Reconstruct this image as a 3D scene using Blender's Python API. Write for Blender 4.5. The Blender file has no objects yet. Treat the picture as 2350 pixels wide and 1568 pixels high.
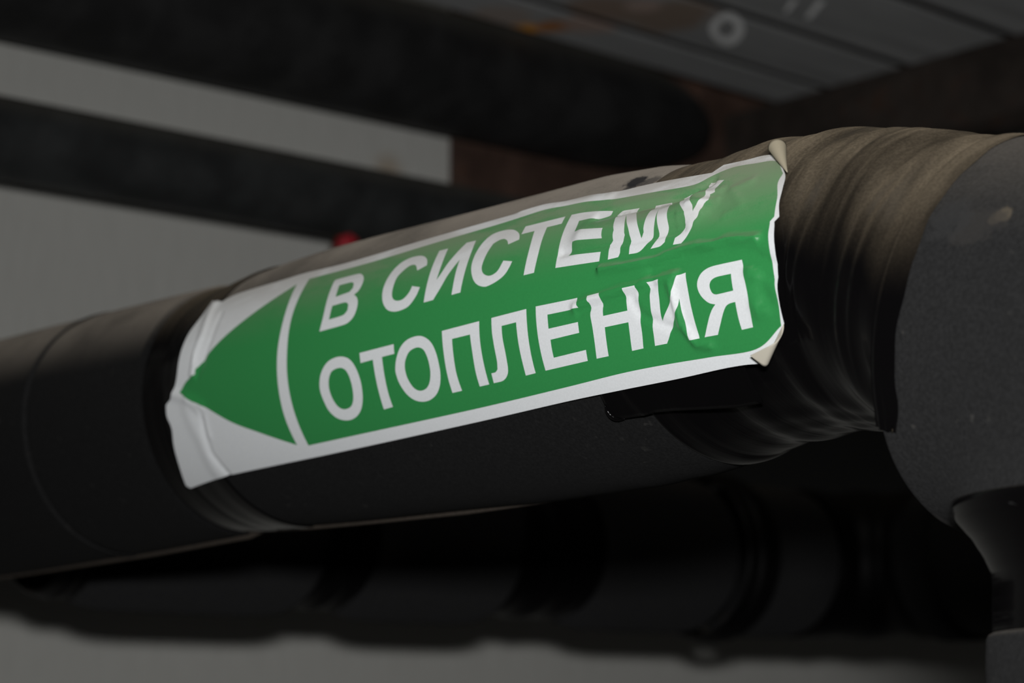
import bpy, bmesh, math, random
import numpy as np
from mathutils import Vector, Matrix
from mathutils.geometry import delaunay_2d_cdt

scene = bpy.context.scene
COL = scene.collection
random.seed(4)
rng = np.random.default_rng(4)

# ------------------------------------------------------------------ camera
CAM = np.array([0.0, 0.0, 1.5])                 # lens position, 1.5 m above the floor
cd = bpy.data.cameras.new('camera')
cd.sensor_width = 23.5; cd.lens = 50.0          # 50 mm lens on a crop sensor
cd.clip_start = 0.02; cd.clip_end = 30
cd.dof.use_dof = True; cd.dof.focus_distance = 0.685; cd.dof.aperture_fstop = 8.0
cam = bpy.data.objects.new('camera', cd); COL.objects.link(cam)
cam.location = CAM
cam.rotation_euler = (math.radians(90 + 10.239), 0, 0)
scene.camera = cam

# ------------------------------------------------------------------ world, flash, room lamp, exposure
w = bpy.data.worlds.new('dim_room'); scene.world = w; w.use_nodes = True
w.node_tree.nodes['Background'].inputs[0].default_value = (0.95, 0.97, 1.0, 1)
w.node_tree.nodes['Background'].inputs[1].default_value = 0.004

R_SPREAD = math.radians(110)
fl = bpy.data.lights.new('camera_flash', 'AREA'); fl.shape = 'RECTANGLE'; fl.size = 0.055; fl.size_y = 0.03
fl.energy = 1.66; fl.spread = R_SPREAD; fl.color = (1.0, 1.0, 1.0)
flash = bpy.data.objects.new('camera_flash', fl); COL.objects.link(flash)
flash.location = CAM + np.array([0.012, 0.015, 0.070])
flash.rotation_euler = cam.rotation_euler

lp = bpy.data.lights.new('ceiling_lamp', 'AREA'); lp.shape = 'RECTANGLE'; lp.size = 1.2; lp.size_y = 0.25
lp.energy = 2.6; lp.color = (1.0, 0.95, 0.86)
lamp = bpy.data.objects.new('ceiling_lamp', lp); COL.objects.link(lamp)
lamp.location = (-0.15, 0.25, 3.0)

vs = scene.view_settings
vs.view_transform = 'Standard'; vs.look = 'None'; vs.gamma = 1.0; vs.use_curve_mapping = False
vs.exposure = 0.0

# ------------------------------------------------------------------ directions of the place
R_ = math.radians
# main heating pipe: axis direction, a point on it, side normal (towards the viewer), up normal
A = np.array([0.66900322, -0.74322881, -0.00675463])
P0 = CAM + np.array([-0.02759561, 0.82318193, 0.13840183])
E1 = np.array([-0.74324576, -0.66901849, 0.0])
E2 = np.cross(E1, A)
if E2[2] < 0: E2 = -E2
# wall: W51 runs along it, N51 points from the viewer into it
W51 = np.array([math.sin(R_(51)), math.cos(R_(51)), 0]); N51 = np.array([-math.cos(R_(51)), math.sin(R_(51)), 0])
W48 = np.array([math.sin(R_(48)), math.cos(R_(48)), 0]); N48 = np.array([-math.cos(R_(48)), math.sin(R_(48)), 0])
UP = np.array([0, 0, 1.0])
WALL_D = 1.40

# ------------------------------------------------------------------ object helpers
def tag(o, label=None, cat=None, group=None, kind=None):
    if label: o['label'] = label
    if cat: o['category'] = cat
    if group: o['group'] = group
    if kind: o['kind'] = kind
    return o

def thing(name, label, cat, loc, group=None):
    o = bpy.data.objects.new(name, None); COL.objects.link(o)
    o.empty_display_size = 0.05
    o.location = loc
    return tag(o, label, cat, group)

def obj(name, verts, faces, mat, parent=None, uv=None, smooth=True, label=None):
    """link one mesh object; vertices are in world metres"""
    off = np.array(parent.location) if parent is not None and parent.type == 'EMPTY' else np.zeros(3)
    if parent is not None and parent.type == 'MESH':
        off = np.array(parent['_org'])
    v = np.asarray(verts, float) - off
    me = bpy.data.meshes.new(name)
    me.from_pydata(v.tolist(), [], [list(map(int, f)) for f in faces])
    if uv is not None:
        lay = me.uv_layers.new(name='sv')
        idx = np.empty(len(me.loops), dtype=np.int32); me.loops.foreach_get('vertex_index', idx)
        lay.data.foreach_set('uv', np.asarray(uv, np.float32)[idx].ravel())
    me.polygons.foreach_set('use_smooth', [smooth] * len(me.polygons))
    me.materials.append(mat); me.update()
    o = bpy.data.objects.new(name, me); COL.objects.link(o)
    if parent is not None:
        o.parent = parent
    o['_org'] = off.tolist()
    if label: o['label'] = label
    return o

def loft(rings, close=True, caps=False):
    """rings: array n x m x 3 -> verts, faces"""
    rings = np.asarray(rings); n, m, _ = rings.shape
    v = rings.reshape(-1, 3); f = []
    mm = m if close else m - 1
    for i in range(n - 1):
        for j in range(mm):
            k = (j + 1) % m
            f.append((i*m + j, i*m + k, (i+1)*m + k, (i+1)*m + j))
    if caps:
        f.append(tuple(range(m))[::-1]); f.append(tuple((n-1)*m + j for j in range(m)))
    return v, f

def box(c, ax, ay, az, hx, hy, hz, bev=0.002):
    """bevelled box, centre c, unit axes, half sizes -> verts, faces"""
    bm = bmesh.new()
    bmesh.ops.create_cube(bm, size=2.0)
    for q in bm.verts: q.co = Vector((q.co.x*hx, q.co.y*hy, q.co.z*hz))
    if bev: bmesh.ops.bevel(bm, geom=bm.edges[:], offset=bev, segments=2, affect='EDGES', profile=0.6)
    v = np.array([q.co[:] for q in bm.verts]); f = [[q.index for q in p.verts] for p in bm.faces]
    bm.free()
    return c + v[:, :1]*ax + v[:, 1:2]*ay + v[:, 2:]*az, f

def interp(x, tab):
    tab = np.asarray(tab, float)
    return [np.interp(x, tab[:, 0], tab[:, i]) for i in range(1, tab.shape[1])]

def flip(f): return [tuple(reversed(q)) for q in f]

# ------------------------------------------------------------------ material helpers
class NT:
    def __init__(s, name):
        s.m = bpy.data.materials.new(name); s.m.use_nodes = True
        s.t = s.m.node_tree; s.n = s.t.nodes; s.n.clear()
        s.out = s.n.new('ShaderNodeOutputMaterial'); s.b = s.n.new('ShaderNodeBsdfPrincipled')
        s.l(s.b.outputs[0], s.out.inputs[0])
    def l(s, a, b): s.t.links.new(a, b)
    def set(s, i, v):
        if hasattr(v, 'is_output'): s.l(v, i)
        else: i.default_value = v
    def coord(s, kind='Object'):
        return s.n.new('ShaderNodeTexCoord').outputs[kind]
    def uv(s):
        n = s.n.new('ShaderNodeUVMap'); n.uv_map = 'sv'; return n.outputs[0]
    def map(s, vec, scale=(1, 1, 1), loc=(0, 0, 0), rot=(0, 0, 0)):
        n = s.n.new('ShaderNodeMapping'); s.l(vec, n.inputs[0])
        n.inputs['Scale'].default_value = scale; n.inputs['Location'].default_value = loc; n.inputs['Rotation'].default_value = rot
        return n.outputs[0]
    def noise(s, vec, scale, detail=4, rough=0.55, dist=0.0):
        n = s.n.new('ShaderNodeTexNoise'); s.l(vec, n.inputs['Vector'])
        n.inputs['Scale'].default_value = scale; n.inputs['Detail'].default_value = detail
        n.inputs['Roughness'].default_value = rough; n.inputs['Distortion'].default_value = dist
        return n.outputs[0]
    def ramp(s, fac, a, b, lo=0.0, hi=1.0):
        n = s.n.new('ShaderNodeMapRange'); n.interpolation_type = 'SMOOTHSTEP'; s.l(fac, n.inputs[0])
        n.inputs[1].default_value = a; n.inputs[2].default_value = b; n.inputs[3].default_value = lo; n.inputs[4].default_value = hi
        return n.outputs[0]
    def math(s, op, a, b=0.0):
        n = s.n.new('ShaderNodeMath'); n.operation = op; s.set(n.inputs[0], a); s.set(n.inputs[1], b); return n.outputs[0]
    def mix(s, fac, a, b):
        n = s.n.new('ShaderNodeMix'); n.data_type = 'RGBA'
        s.set(n.inputs[0], fac)
        for i, v in ((6, a), (7, b)):
            s.set(n.inputs[i], v if hasattr(v, 'is_output') else (v[0], v[1], v[2], 1))
        return n.outputs[2]
    def nz(s):
        g = s.n.new('ShaderNodeNewGeometry'); x = s.n.new('ShaderNodeSeparateXYZ'); s.l(g.outputs['Normal'], x.inputs[0]); return x.outputs[2]
    def bump(s, h, strength, dist=0.001):
        n = s.n.new('ShaderNodeBump'); n.inputs['Strength'].default_value = strength; n.inputs['Distance'].default_value = dist
        s.l(h, n.inputs['Height']); s.l(n.outputs[0], s.b.inputs['Normal'])
    def dist_to(s, vec, p, scl=(1, 1, 1)):
        n = s.n.new('ShaderNodeVectorMath'); n.operation = 'DISTANCE'
        m = s.map(vec, scale=scl); s.l(m, n.inputs[0]); n.inputs[1].default_value = tuple(p[i]*scl[i] for i in range(3)); return n.outputs['Value']
    def fin(s, col, rough, spec=0.5, droug=0.0, sheen=0.0):
        s.set(s.b.inputs['Base Color'], col if hasattr(col, 'is_output') else (*col, 1))
        s.set(s.b.inputs['Roughness'], rough)
        s.set(s.b.inputs['Specular IOR Level'], spec)
        if 'Diffuse Roughness' in s.b.inputs: s.b.inputs['Diffuse Roughness'].default_value = droug
        if sheen: s.b.inputs['Sheen Weight'].default_value = sheen; s.b.inputs['Sheen Roughness'].default_value = 0.6
        return s.m

DUST = (0.20, 0.175, 0.145)

def foam_mat(name, base, dust_lo=0.25, dust_hi=0.95, dust_amt=0.9, speck=0.35, spots=()):
    k = NT(name); c = k.coord()
    fine = k.noise(c, 900, 3, 0.7); mid = k.noise(c, 60, 4, 0.6); big = k.noise(c, 14, 4, 0.65)
    col = k.mix(k.ramp(fine, 0.3, 0.75), tuple(x*0.75 for x in base), tuple(x*1.35 for x in base))
    sp = k.ramp(k.noise(c, 260, 2, 0.5), 0.66, 0.74, 0.0, speck)
    col = k.mix(k.math('MULTIPLY', sp, k.ramp(mid, 0.45, 0.7)), col, (0.05, 0.048, 0.044))
    up = k.ramp(k.nz(), dust_lo, dust_hi, 0.0, dust_amt)
    up = k.math('MULTIPLY', up, k.ramp(k.math('ADD', big, k.math('MULTIPLY', fine, 0.25)), 0.42, 0.72, 0.55, 1.0))
    col = k.mix(up, col, DUST)
    for p, r, rc, am in spots:                  # scuffs and bare patches with a place of their own
        d = k.math('ADD', k.dist_to(c, p), k.math('MULTIPLY', k.math('SUBTRACT', k.noise(c, 160, 4, 0.7), 0.5), r*2.2))
        col = k.mix(k.ramp(d, r*0.5, r, am, 0.0), col, rc)
    k.bump(k.math('ADD', fine, k.math('MULTIPLY', mid, 0.6)), 0.35, 0.0006)
    return k.fin(col, 0.9, 0.16, 1.0, 0.0)

def tape_mat(name, dust_amt=0.85, dust_lo=0.0, dust_hi=0.85, streak=1.0, rough=0.17):
    k = NT(name); u = k.uv(); c = k.coord()
    st = k.noise(k.map(u, scale=(420, 14, 1)), 1.0, 4, 0.6, 0.4)
    st2 = k.noise(k.map(u, scale=(90, 9, 1)), 1.0, 3, 0.6, 0.8)
    big = k.noise(c, 22, 4, 0.6); fine = k.noise(c, 1100, 2, 0.6)
    col = k.mix(k.math('MULTIPLY', k.ramp(st, 0.6, 0.8, 0, 0.5*streak), k.ramp(st2, 0.45, 0.7)), (0.0028, 0.0026, 0.0028), (0.024, 0.023, 0.022))
    up = k.ramp(k.nz(), dust_lo, dust_hi, 0.0, dust_amt)
    var = k.ramp(k.math('ADD', k.math('ADD', k.math('MULTIPLY', st2, 0.6), k.math('MULTIPLY', big, 0.3)), k.math('MULTIPLY', st, 0.18)), 0.36, 0.72, 0.30, 1.15)
    var = k.math('MULTIPLY', var, k.ramp(fine, 0.3, 0.7, 0.7, 1.0))
    up = k.math('MULTIPLY', up, var)
    col = k.mix(up, col, (0.175, 0.140, 0.096))
    rg = k.math('ADD', rough, k.math('MULTIPLY', up, 0.65))
    k.bump(k.math('ADD', st, k.math('MULTIPLY', st2, 1.2)), 0.15, 0.0006)
    return k.fin(col, rg, 0.15, 0.6)

def print_mat(name, base, dusty=True, rough=0.42):
    k = NT(name); c = k.coord(); u = k.uv()
    big = k.noise(k.map(u, scale=(30, 90, 1)), 1.0, 5, 0.6, 0.6); fine = k.noise(c, 1500, 2, 0.6)
    sx = k.n.new('ShaderNodeSeparateXYZ'); k.l(u, sx.inputs[0])
    up = k.math('ADD', k.ramp(sx.outputs[1], 0.006, 0.040, 0.0, 0.42), k.ramp(k.nz(), 0.35, 0.85, 0.0, 0.25))
    up = k.math('ADD', up, k.math('MULTIPLY', k.ramp(sx.outputs[0], 0.120, 0.190, 0.0, 0.14), k.ramp(sx.outputs[1], 0.008, 0.022)))
    up = k.math('MULTIPLY', up, k.ramp(k.math('ADD', big, k.math('MULTIPLY', fine, 0.2)), 0.38, 0.66, 0.45, 1.0))
    col = k.mix(k.ramp(fine, 0.3, 0.7), tuple(x*0.97 for x in base), tuple(min(1, x*1.03) for x in base))
    col = k.mix(up if dusty else k.math('MULTIPLY', up, 0.35), col, (0.30, 0.265, 0.215))
    return k.fin(col, rough, 0.35, 0.3)

M = {}
M['foam'] = foam_mat('black_foam_rubber', (0.0072, 0.0072, 0.0073))
M['foam_elbow'] = foam_mat('grey_black_foam_rubber', (0.0150, 0.0150, 0.0152), 0.35, 1.0, 0.25, 0.8, [((0.1599, -0.2532, -0.0005), 0.0026, (0.085, 0.070, 0.050), 0.8), ((0.1572, -0.2517, -0.0018), 0.0024, (0.07, 0.058, 0.042), 0.6), ((0.153, -0.2492, -0.0031), 0.009, (0.030, 0.028, 0.026), 0.6), ((0.1476, -0.2417, 0.0011), 0.008, (0.026, 0.026, 0.026), 0.6), ((0.1535, -0.1913, -0.0784), 0.010, (0.034, 0.032, 0.030), 0.6)])
M['foam_text'] = foam_mat('scuffed_black_foam_rubber', (0.0072, 0.0072, 0.0073), 0.25, 0.95, 0.9, 0.35, [((0.0683, -0.1245, 0.0428), 0.0055, (0.012, 0.012, 0.013), 0.95), ((0.0655, -0.1270, 0.0400), 0.0035, (0.015, 0.015, 0.016), 0.8), ((0.0726, -0.1294, 0.0427), 0.005, (0.03, 0.028, 0.026), 0.7)])
M['foam_back'] = foam_mat('dark_foam_rubber', (0.020, 0.020, 0.0205), 0.5, 1.2, 0.3, 0.1)
M['tape'] = tape_mat('black_vinyl_tape', 1.0, 0.05, 1.05, 0.45)
M['seam'] = foam_mat('dusty_seam_rubber', (0.045, 0.037, 0.030), 0.5, 1.0, 0.2, 0.0)
M['tape_clean'] = tape_mat('shiny_black_vinyl_tape', 0.25, 0.5, 1.0, 0.4, 0.16)
M['tape_neck'] = tape_mat('neck_vinyl_tape', 0.75, 0.35, 1.0, 0.2, 0.2)
M['tape_back'] = tape_mat('dark_vinyl_tape', 0.1, 0.5, 1.0, 0.3, 0.5)
M['white'] = print_mat('white_vinyl_film', (0.76, 0.78, 0.79))
M['green'] = print_mat('green_print', (0.034, 0.265, 0.072))
M['backing_shaded'] = NT('shaded_cream_backing').fin((0.33, 0.29, 0.21), 0.7, 0.2)  # darker copy of the backing: shade on the rolled corner put into its colour
M['backing'] = NT('cream_adhesive_backing').fin((0.56, 0.52, 0.43), 0.6, 0.3)

def wall_mat():
    k = NT('pale_grey_wallpaper'); u = k.uv()
    st = k.noise(k.map(u, scale=(230, 26, 1)), 1.0, 4, 0.6); cell = k.noise(k.map(u, scale=(420, 300, 1)), 1.0, 2, 0.5)
    big = k.noise(k.map(u, scale=(4, 3, 1)), 1.0, 3, 0.5)
    col = k.mix(k.ramp(st, 0.25, 0.75), (0.655, 0.65, 0.61), (0.70, 0.695, 0.655))
    col = k.mix(k.ramp(big, 0.55, 0.8, 0, 0.25), col, (0.52, 0.50, 0.45))
    d = k.dist_to(u, (1.004, 0.452, 0), (1, 1, 0))
    col = k.mix(k.math('MULTIPLY', k.ramp(d, 0.0, 0.022, 0.6, 0.0), k.ramp(cell, 0.3, 0.6, 0.5, 1)), col, (0.42, 0.26, 0.10))
    k.bump(k.math('ADD', st, cell), 0.25, 0.0008)
    return k.fin(col, 0.75, 0.25, 0.5)
M['wall'] = wall_mat()

def steel_mat(name, base, rust_pts=(), rust_lvl=0.62, rust=(0.12, 0.045, 0.018)):
    k = NT(name); c = k.coord()
    st = k.noise(k.map(c, scale=(6, 60, 60)), 1.0, 4, 0.6); big = k.noise(c, 16, 5, 0.65); fine = k.noise(c, 160, 4, 0.6)
    col = k.mix(k.ramp(st, 0.3, 0.75), tuple(x*0.85 for x in base), tuple(x*1.15 for x in base))
    col = k.mix(k.ramp(big, rust_lvl, rust_lvl + 0.12, 0, 0.6), col, rust)
    for p, r, rc in rust_pts:
        d = k.math('ADD', k.dist_to(c, p, (1, 1, 1)), k.math('MULTIPLY', k.math('SUBTRACT', big, 0.5), r*0.9))
        col = k.mix(k.ramp(d, r*0.45, r, 0.9, 0.0), col, rc)
    k.bump(fine, 0.4, 0.001)
    return k.fin(col, 0.62, 0.4, 0.4)

def rust_mat(name, base, bright):
    k = NT(name); c = k.coord()
    big = k.noise(c, 11, 6, 0.7, 0.5); fine = k.noise(c, 90, 5, 0.65)
    col = k.mix(k.ramp(big, 0.38, 0.66), base, tuple(x*1.9 for x in base))
    col = k.mix(k.ramp(k.math('ADD', k.math('MULTIPLY', big, 0.6), k.math('MULTIPLY', fine, 0.5)), 0.60, 0.72, 0, 0.85), col, bright)
    col = k.mix(k.ramp(fine, 0.55, 0.75, 0, 0.6), col, (0.012, 0.012, 0.012))
    k.bump(k.math('ADD', big, fine), 0.6, 0.002)
    return k.fin(col, 0.8, 0.25, 0.6)
M['rust'] = rust_mat('rusty_brown_steel', (0.075, 0.045, 0.034), (0.34, 0.12, 0.04))
M['rust_dark'] = rust_mat('dark_rusty_steel', (0.040, 0.032, 0.027), (0.12, 0.05, 0.025))
def paint_mat(name, base, dust=0.5):
    k = NT(name); c = k.coord()
    n1 = k.noise(k.map(c, scale=(4, 4, 4)), 6.0, 5, 0.6); n2 = k.noise(c, 300, 3, 0.6)
    col = k.mix(k.ramp(n1, 0.35, 0.7), tuple(x*0.75 for x in base), tuple(x*1.4 for x in base))
    col = k.mix(k.ramp(k.nz(), 0.2, 0.95, 0, dust), col, (0.13, 0.12, 0.10))
    k.bump(n2, 0.2, 0.0008)
    return k.fin(col, 0.55, 0.35, 0.3)
M['scale'] = rust_mat('gap_shade_black', (0.012, 0.010, 0.009), (0.03, 0.018, 0.012))  # black for tube sides, painting the shade of the gaps between them
M['black_pipe'] = paint_mat('black_painted_pipe', (0.024, 0.024, 0.024))
M['grey_pipe'] = paint_mat('charcoal_painted_pipe', (0.034, 0.036, 0.036))
M['red'] = NT('red_plastic').fin((0.55, 0.03, 0.045), 0.4, 0.5)
M['brass'] = NT('dull_brass').fin((0.22, 0.15, 0.06), 0.45, 0.6)
M['brass'].node_tree.nodes['Principled BSDF'].inputs['Metallic'].default_value = 0.8
M['chalk'] = NT('white_chalk').fin((0.60, 0.60, 0.59), 0.95, 0.1, 1.0)
M['floor'] = (lambda k: k.fin(k.mix(k.ramp(k.noise(k.coord(), 6, 5, 0.6), 0.3, 0.7), (0.035, 0.035, 0.034), (0.055, 0.054, 0.052)), 0.85, 0.2))(NT('grey_concrete'))

# ================================================================== the setting
def quad_wall():
    q0, q1, z0, z1, th = -0.6, 3.2, 0.0, 3.1, 0.12
    vs_, uv = [], []
    for d in (WALL_D, WALL_D + th):
        for q, z in ((q0, z0), (q1, z0), (q1, z1), (q0, z1)):
            vs_.append(CAM*np.array([1, 1, 0]) + W51*q + N51*d + UP*z); uv.append((q, z - 1.5))
    f = [(3, 2, 1, 0), (4, 5, 6, 7), (0, 1, 5, 4), (1, 2, 6, 5), (2, 3, 7, 6), (3, 0, 4, 7)]
    return vs_, f, uv
v, f, uv = quad_wall()
wall = tag(obj('wall_back', v, f, M['wall'], uv=uv, smooth=False), 'pale grey papered wall behind the pipes', kind='structure')
fc = []
for q, d in ((-0.6, -1.6), (3.2, -1.6), (3.2, WALL_D), (-0.6, WALL_D)):
    fc.append(W51*q + N51*d)
fv = fc + [p - UP*0.05 for p in fc]
tag(obj('floor', fv, [(0, 1, 2, 3), (7, 6, 5, 4), (0, 4, 5, 1), (1, 5, 6, 2), (2, 6, 7, 3), (3, 7, 4, 0)], M['floor'], smooth=False), 'bare grey concrete floor', kind='structure')

# ================================================================== main heating pipe
def ring_pt(sc, zc, tilt, r, th):
    """sc, zc, r in mm; tilt in radians (axis leaning down); th, r arrays"""
    nn = math.cos(tilt)*E2 + math.sin(tilt)*A
    c = P0 + A*sc/1000 + E2*zc/1000
    r = np.asarray(r)/1000
    return c + (r*np.cos(th))[:, None]*E1 + (r*np.sin(th))[:, None]*nn

def r_section(top, front, bot, th):
    sg = np.sin(th); w2 = sg*sg
    return np.where(sg > 0, front + (top - front)*w2, front + (bot - front)*w2)

MAIN = [(-800, 50.5, 57, 65), (-350, 51, 57, 64), (-207, 51.5, 55.5, 59.7), (-128, 50.8, 54.5, 56),
        (-127.9, 49, 52, 54), (-115, 48.6, 51.6, 54.2), (-105, 50, 52.4, 54.5), (-90, 52, 54, 55),
        (-60, 53.8, 55, 55.2), (-40, 54.6, 55, 55.3), (50, 55, 55, 55.4), (110, 55.1, 54.6, 54), (133, 53.6, 54.3, 52),
        (143, 52, 54.0, 50.4), (152, 49.6, 53.4, 48.6)]
def main_r(s, th):
    t, fr, b = interp(s, MAIN)
    return r_section(t, fr, b, th)

NTH = 144
TH = np.linspace(0, 2*math.pi, NTH, endpoint=False)
pipe = thing('insulated_heating_pipe', 'black foam-insulated heating pipe bound with black tape, carrying the green sticker', 'pipe', P0)

def sleeve(name, s0, s1, mat, rad, step=4.0, lip=2.2, depth=6.0, parent=pipe, jitter=0.0):
    ss = np.concatenate([[s0, s0, s0 + lip*0.3], np.arange(s0 + lip, s1 - lip, step), [s1 - lip, s1 - lip*0.3, s1, s1]])
    dr = np.concatenate([[-depth, -lip, -lip*0.35], np.zeros(len(ss) - 7), [0, -lip*0.35, -lip, -depth]])
    rings, uv = [], []
    for s, d in zip(ss, dr):
        rr = rad(s, TH) + d
        if jitter:
            rr = rr + jitter*(np.sin(TH*3 + s*0.02) + np.sin(TH*5 - s*0.05 + 1))*0.5
        rings.append(ring_pt(s, 0, 0, rr, TH)); uv += [(s/1000, t*0.055) for t in TH]
    v, f = loft(rings)
    return obj(name, v, f, mat, parent, uv)

sleeve('foam_sleeve', -742, -218.5, M['foam'], main_r, step=12, jitter=0.25)
sleeve('foam_sleeve', -217.5, -127, M['foam'], main_r, step=5, lip=2.6, jitter=0.15)
sleeve('foam_sleeve', -90, 150.5, M['foam_text'], lambda s, t: main_r(s, t), step=3, lip=3.0, jitter=0.2)
# seam strip closing the sleeve joint
sleeve('joint_seam', -219.2, -216.8, M['foam_elbow'], lambda s, t: main_r(s, t) + 0.35, step=0.8, lip=0.6, depth=3)
# tape round the neck between two sleeves, with one overlapping turn
def neck_r(s, t):
    return main_r(s, t) + 0.7 + 0.06*np.sin(s*0.5 + 0.6*t) + 0.35/(1 + np.exp((s + 112 + 2.5*np.sin(t + 0.5))/0.5))
sleeve('tape_band', -126.5, -84.5, M['tape_neck'], neck_r, step=1.0, lip=0.5, depth=3)

# long lip of the sleeve's glued seam along the underside
lipv, lipuv = [], []
for s in np.arange(-742, 70, 10.0):
    t0 = R_(-97); rr = main_r(s, np.array([t0]))[0] - max(0, s - 10)/60*1.6
    for dt, dr in ((-3.0, -2.0), (-2.2, 0.9), (0, 1.5), (2.2, 0.9), (3.0, -2.0)):
        lipv.append(ring_pt(s, 0, 0, np.array([rr + dr]), np.array([t0 + dt/55]))[0]); lipuv.append((s/1000, dt/1000))
lv, lf = loft(np.array(lipv).reshape(-1, 5, 3), close=False)
obj('glued_seam', lv, lf, M['seam'], pipe, lipuv, label='raised dusty seam along the underside')

# ---- spiral tape wrap between the sleeve and the elbow
WRAP = [(148, 148, 0, 0, 51.4, 53.8, 50.0), (158, 158, 0, 0, 50.6, 53.2, 47), (171, 171, 0, 0, 51.8, 53, 45), (190, 190, 0.2, 0.5, 52, 53, 43.3),
        (207, 207, 0.3, 1.5, 50.2, 53, 43.8), (219, 219, -2.0, 4, 50.8, 53.2, 42.5), (235, 235, -8, 8, 52.3, 54.2, 39), (250, 250, -15.5, 11, 55, 56.0, 36), (260, 260, -21, 13.2, 57, 57.6, 36)]
EDGES = [(161, 0.4, 2.5, 9), (170, 0.25, 3.5, 7), (181, 0.5, 3.0, 10), (193, 0.35, 5.0, 9), (204, 0.6, 4.0, 9), (213, 0.3, 6.0, 6), (221, 1.2, 4.5, 4), (226, 1.0, 5.5, 3.0), (236, 0.5, 5.0, 7), (243, 1.4, 6.0, 3.5), (247, 1.1, 6.5, 3.0)]
def wrap_ring(p):
    sc, zc, tl, t, fr, b = interp(p, WRAP)
    rr = r_section(t, fr, b, TH)
    for e, h, k, fall in EDGES:                       # each turn's edge: a small step that dies away behind it
        x = p - (e + k*np.sin(TH - 0.35) + 0.8*np.sin(3*TH + e))
        rr = rr + h*np.clip(0.25 + 1.4*(np.sin(TH) + 0.35), 0.08, 1)*np.where(x > 0, np.exp(-np.abs(x)/fall)*(1 - np.exp(-np.abs(x)/0.6)), 0)
    rr = rr + 0.5*np.sin(p*0.23 + 2*TH + 2*np.sin(2*TH)) + 0.15*np.sin(p*0.47 - 3*TH)
    # pulled wrinkles on the underside
    und = np.exp(-((np.sin(TH) + 0.75)/0.3)**2)
    rr = rr + und*0.22*np.sin(TH*17 + p*0.10 + 2*np.sin(TH*5))*np.exp(-((p - 215)/38)**2)
    return ring_pt(float(sc), float(zc), R_(float(tl)), rr - (0.6 if p < 148.6 else 0), TH)
ps = np.concatenate([np.arange(148, 260.01, 0.7)])
rings = [wrap_ring(p) for p in ps]
v, f = loft(rings)
obj('tape_wrap', v, f, M['tape'], pipe, [(p/1000, t*0.054) for p in ps for t in TH], label='dusty spiral wrap of black tape')

# ---- loose end of a tape strip sticking out from under the sticker
def strip_outline(n=26):
    pts = [(135.7, -26), (135.5, -32.5), (134.7, -35.8), (134.6, -38.4), (135.5, -40.7), (137.3, -41.9), (140, -42.0), (146.6, -42.1), (153.7, -41.6), (163, -42.0), (177.5, -43.9), (186, -45.0)]
    return np.array(pts)
so = strip_outline()
us = np.linspace(0, 1, 60)
def strip_pt(s, vv, lift):
    th = vv/56
    c = ring_pt(s, 0, 0, np.array([float(np.maximum(main_r(min(s, 150), np.array([th]))[0], 54.2)) + lift]), np.array([th]))
    return c[0]
sv, suv = [], []
cols = np.concatenate([np.linspace(134.8, 146, 14), np.linspace(147.5, 196, 24)])
for s in cols:
    low = np.interp(s, [134.6, 135.2, 136, 137.3, 140, 146.6, 153.7, 163, 177.5, 186], [-37.5, -40.2, -41.2, -41.9, -42.0, -42.1, -41.6, -42, -43.9, -45])
    for k in range(12):
        vv = -24 + (low + 24)*k/11
        edge = math.exp(-((vv - low)/1.6)**2)*math.exp(-((s - 137)/9)**2)
        rid = math.exp(-((s - 147 - (vv + 33)*-0.35)/2.2)**2)
        sv.append(strip_pt(s, vv, 0.55 + 0.5*edge + 0.45*rid - max(0, s - 165)*0.06)); suv.append((s/1000, vv/1000))
v, f = loft(np.array(sv).reshape(len(cols), 12, 3), close=False)
st = obj('tape_strip', v, f, M['tape_clean'], pipe, suv, label='loose glossy end of a tape strip')
md = st.modifiers.new('thick', 'SOLIDIFY'); md.thickness = 0.0004; md.offset = -1

# bead added along that strip's end to catch the flash as a glint
lip = [(134.9, -36.2), (134.6, -38.2), (135.0, -40.0), (136.0, -41.4), (137.6, -42.1), (140.0, -42.3)]
lip = np.array([[np.interp(u_, np.linspace(0, 1, 6), [q[0] for q in lip]), np.interp(u_, np.linspace(0, 1, 6), [q[1] for q in lip])] for u_ in np.linspace(0, 1, 22)])
lp3 = np.array([strip_pt(q[0], q[1], 0.75) for q in lip])
def bead(pts, rad, mat, name, label=None, seg=10):
    t_ = np.gradient(pts, axis=0); t_ /= np.linalg.norm(t_, axis=1)[:, None]; rg_ = []
    for i in range(len(pts)):
        x_ = np.cross(t_[i], E1); x_ /= np.linalg.norm(x_); y_ = np.cross(t_[i], x_)
        a_ = np.linspace(0, 2*math.pi, seg, endpoint=False)
        rg_.append(pts[i] + rad[i]*(np.cos(a_)[:, None]*x_ + np.sin(a_)[:, None]*y_))
    v, f = loft(rg_, caps=True)
    return obj(name, v, f, mat, pipe, [(0.1, 0.1)]*len(v), label=label)
bead(lp3, 0.0009*np.sin(np.linspace(0.15, 3.0, 22)), M['tape_clean'], 'glint_bead')
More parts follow.
